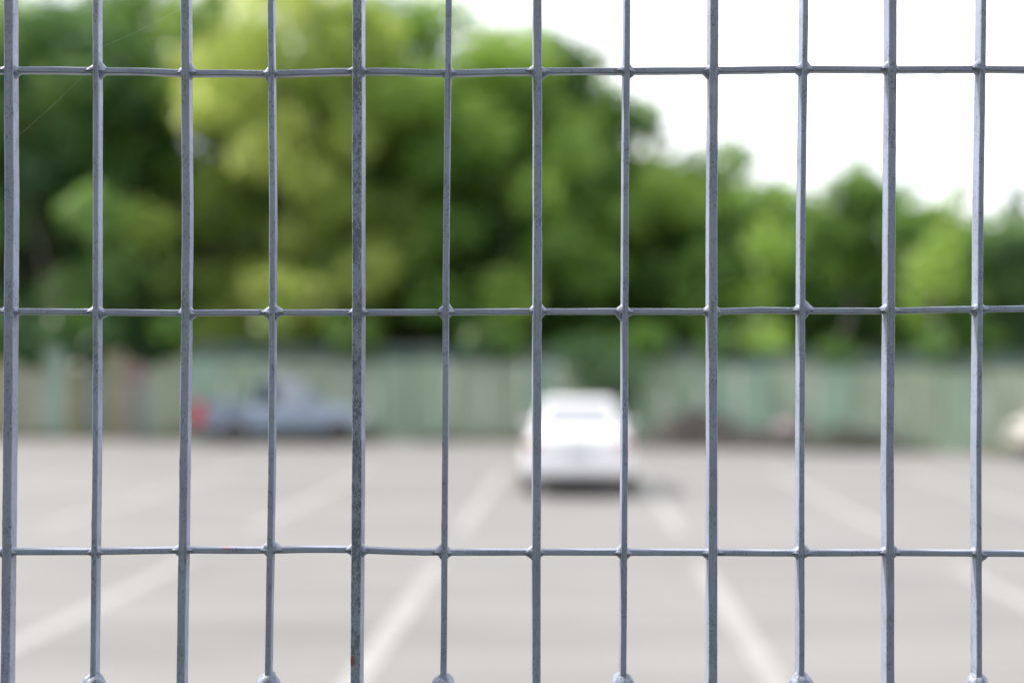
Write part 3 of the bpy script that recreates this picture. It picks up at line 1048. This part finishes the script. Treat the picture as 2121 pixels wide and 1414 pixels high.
# pickup
def pickup():
    yaw = R(14)
    corner = ground_at(396, 31.7)
    left = Vector((-math.sin(yaw), math.cos(yaw), 0))
    root = empty('pickup_truck', corner + left * 0.84, yaw)
    tag(root, 'grey-blue pickup truck parked side-on in front of the far fence, facing right', 'pickup truck')
    P = M['blue_paint']
    st = [(0.04, 0.42, 0.60, 0.76, 0.72, 0), (0.10, 0.36, 0.62, 0.82, 0.79, 0), (1.45, 0.34, 0.64, 0.83, 0.80, 0), (1.52, 0.33, 1.0, 0.83, 0.78, 0.01), (1.7, 0.32, 1.02, 0.83, 0.78, 0.01), (3.1, 0.32, 1.02, 0.83, 0.77, 0.02),
          (3.35, 0.34, 1.0, 0.83, 0.75, 0.04), (4.1, 0.36, 0.95, 0.82, 0.72, 0.04), (4.42, 0.38, 0.82, 0.78, 0.66, 0.02), (4.52, 0.42, 0.70, 0.66, 0.58, 0)]
    with_subsurf(link('body', loft_body(st, 'body'), P, root))
    for s in (-1, 1):
        link('bed_side', box_mesh('bed_side', (1.46, 0.06, 0.50), (0.76, s * 0.79, 0.82), 0.02, 2), P, root)
    link('tailgate', box_mesh('tailgate', (0.05, 1.50, 0.48), (0.05, 0, 0.81), 0.015, 2), P, root)
    link('bed_floor', box_mesh('bed_floor', (1.40, 1.50, 0.04), (0.77, 0, 0.675), 0.008, 1), M['black_trim'], root)
    lo = [Vector(q) for q in ((1.56, -0.75, 0.98), (1.56, 0.75, 0.98), (3.42, 0.74, 0.97), (3.42, -0.74, 0.97))]
    hi = [Vector(q) for q in ((1.74, -0.60, 1.66), (1.74, 0.60, 1.66), (2.66, 0.60, 1.66), (2.66, -0.60, 1.66))]
    link('cab', hull_mesh('cab', lo, hi, 0.07), P, root)
    RR, RL, FL, FR = lo
    rr, rl, fl, fr = hi
    pane('rear_window', RR, RL, rl, rr, (0.06, 0.94, 0.10, 0.90), 0.006, M['dark_glass'], root)
    pane('windscreen', FR, FL, fl, fr, (0.07, 0.93, 0.12, 0.9), 0.006, M['pale_glass'], root)
    for (A, B, c2, d2) in ((FR, RR, rr, fr), (FL, RL, rl, fl)):
        pane('side_window', A, B, c2, d2, (0.20, 0.60, 0.14, 0.88), 0.006, M['grey_glass'], root)
        pane('side_window', A, B, c2, d2, (0.64, 0.97, 0.10, 0.88), 0.006, M['dark_glass'], root)
    for s in (-1, 1):
        lamp('tail_light', root, (0.15, s * 0.785, 0.78), (0.34, 0.15, 0.54), M['red_lamp'], 0.02)
        lamp('headlight', root, (4.38, s * 0.60, 0.72), (0.20, 0.26, 0.14), M['clear_lamp'])
        mirror(root, 2.98, s * 0.88, 1.08, M['black_trim'])
        wheel(root, 1.08, s * 0.74, 0.34, 0.21, s)
        wheel(root, 3.78, s * 0.74, 0.34, 0.21, s)
    lamp('rear_bumper', root, (-0.05, 0, 0.46), (0.14, 1.56, 0.16), M['black_trim'], 0.03)
    lamp('front_bumper', root, (4.53, 0, 0.45), (0.16, 1.50, 0.20), M['black_trim'], 0.04)
    lamp('license_plate', root, (-0.13, 0, 0.46), (0.012, 0.34, 0.12), M['plate'], 0.004)
    lamp('underbody', root, (2.2, 0, 0.30), (3.9, 1.2, 0.12), M['black_trim'], 0.03)
    root.scale = (0.88, 0.90, 0.91)
pickup()

# ------------------------------------------------------------------ heaps by the far fence
def heap(name, px, Y, wx, wy, h, mat, label, cat, seed, peak=0.0):
    c_ = ground_at(px, Y)
    n = 34
    vs, fs = [], []
    for j in range(n + 1):
        for i in range(n + 1):
            u, v = -1 + 2 * i / n, -1 + 2 * j / n
            d = math.hypot(u - peak * 0.0, v)
            z = max(0, 1 - d ** 1.8) * h * (0.85 + 0.35 * n3(u * 2.2 + seed, v * 2.2, 1)) + 0.05 * h * n3(u * 9, v * 9, seed) * max(0, 1 - d)
            z *= 1 + 0.35 * u * peak
            vs.append((u * wx, v * wy, z - 0.01))
    for j in range(n):
        for i in range(n):
            q = j * (n + 1) + i
            fs.append((q, q + 1, q + n + 2, q + n + 1))
    o = link(name, mesh(name, vs, fs, True), mat)
    o.location = c_
    tag(o, label, cat)
    return o
heap('earth_mound', 1432, 32.2, 1.40, 0.75, 1.0, M['earth'], 'dark brown mound of earth against the fence right of the white sedan', 'mound', 3, 0.4)
heap('rubbish_heap', 1585, 31.5, 1.5, 0.55, 0.55, M['earth'], 'low dark heap under the pink sack at the foot of the fence', 'heap', 8)
heap('leaf_pile', 1765, 30.7, 1.5, 0.5, 0.62, M['litter'], 'low olive pile of dead leaves between the pink sack and the cream car', 'leaf pile', 12)

# pink sack leaning on the heap
c_ = ground_at(1632, 31.6)
bm = bmesh.new()
bmesh.ops.create_uvsphere(bm, u_segments=32, v_segments=22, radius=1)
for v in bm.verts:
    q = v.co.copy()
    wr = 1 + 0.10 * n3(q.x * 2.4, q.y * 2.4, q.z * 2.4) + 0.05 * math.sin(math.atan2(q.y, q.x) * 7) * max(0, q.z)
    pinch = 1.0
    if q.z > 0.72:
        pinch = 1 - 0.75 * (q.z - 0.72) / 0.28
    v.co = Vector((q.x * 0.31 * wr * pinch, q.y * 0.25 * wr * pinch, q.z * 0.22 * wr))
sack = link('sack', from_bm('sack', bm, True), M['sack'])
sack.location = c_ + Vector((0, -0.12, 0.44))
sack.rotation_euler = (0.1, 0.15, 0.3)
tag(sack, 'pale pink stuffed sack lying on the low dark heap by the fence', 'sack')
bm = bmesh.new()
n = 18
lo = [bm.verts.new((0.05 * math.cos(2 * math.pi * i / n), 0.05 * math.sin(2 * math.pi * i / n), 0.19)) for i in range(n)]
md_ = [bm.verts.new((0.035 * math.cos(2 * math.pi * i / n), 0.035 * math.sin(2 * math.pi * i / n), 0.23)) for i in range(n)]
hi_ = [bm.verts.new(((0.09 + 0.02 * (i % 3)) * math.cos(2 * math.pi * i / n), (0.09 + 0.02 * (i % 3)) * math.sin(2 * math.pi * i / n), 0.29)) for i in range(n)]
for a, b in ((lo, md_), (md_, hi_)):
    for i in range(n):
        bm.faces.new((a[i], a[(i + 1) % n], b[(i + 1) % n], b[i]))
link('tied_neck', from_bm('tied_neck', bm, True), M['sack'], sack)

# ------------------------------------------------------------------ render settings
scene.view_settings.view_transform = 'Standard'
scene.view_settings.look = 'None'
scene.view_settings.gamma = 1
scene.view_settings.exposure = 0.88
scene.render.engine = 'CYCLES'
scene.cycles.use_denoising = True
scene.cycles.max_bounces = 8
scene.cycles.transparent_max_bounces = 8
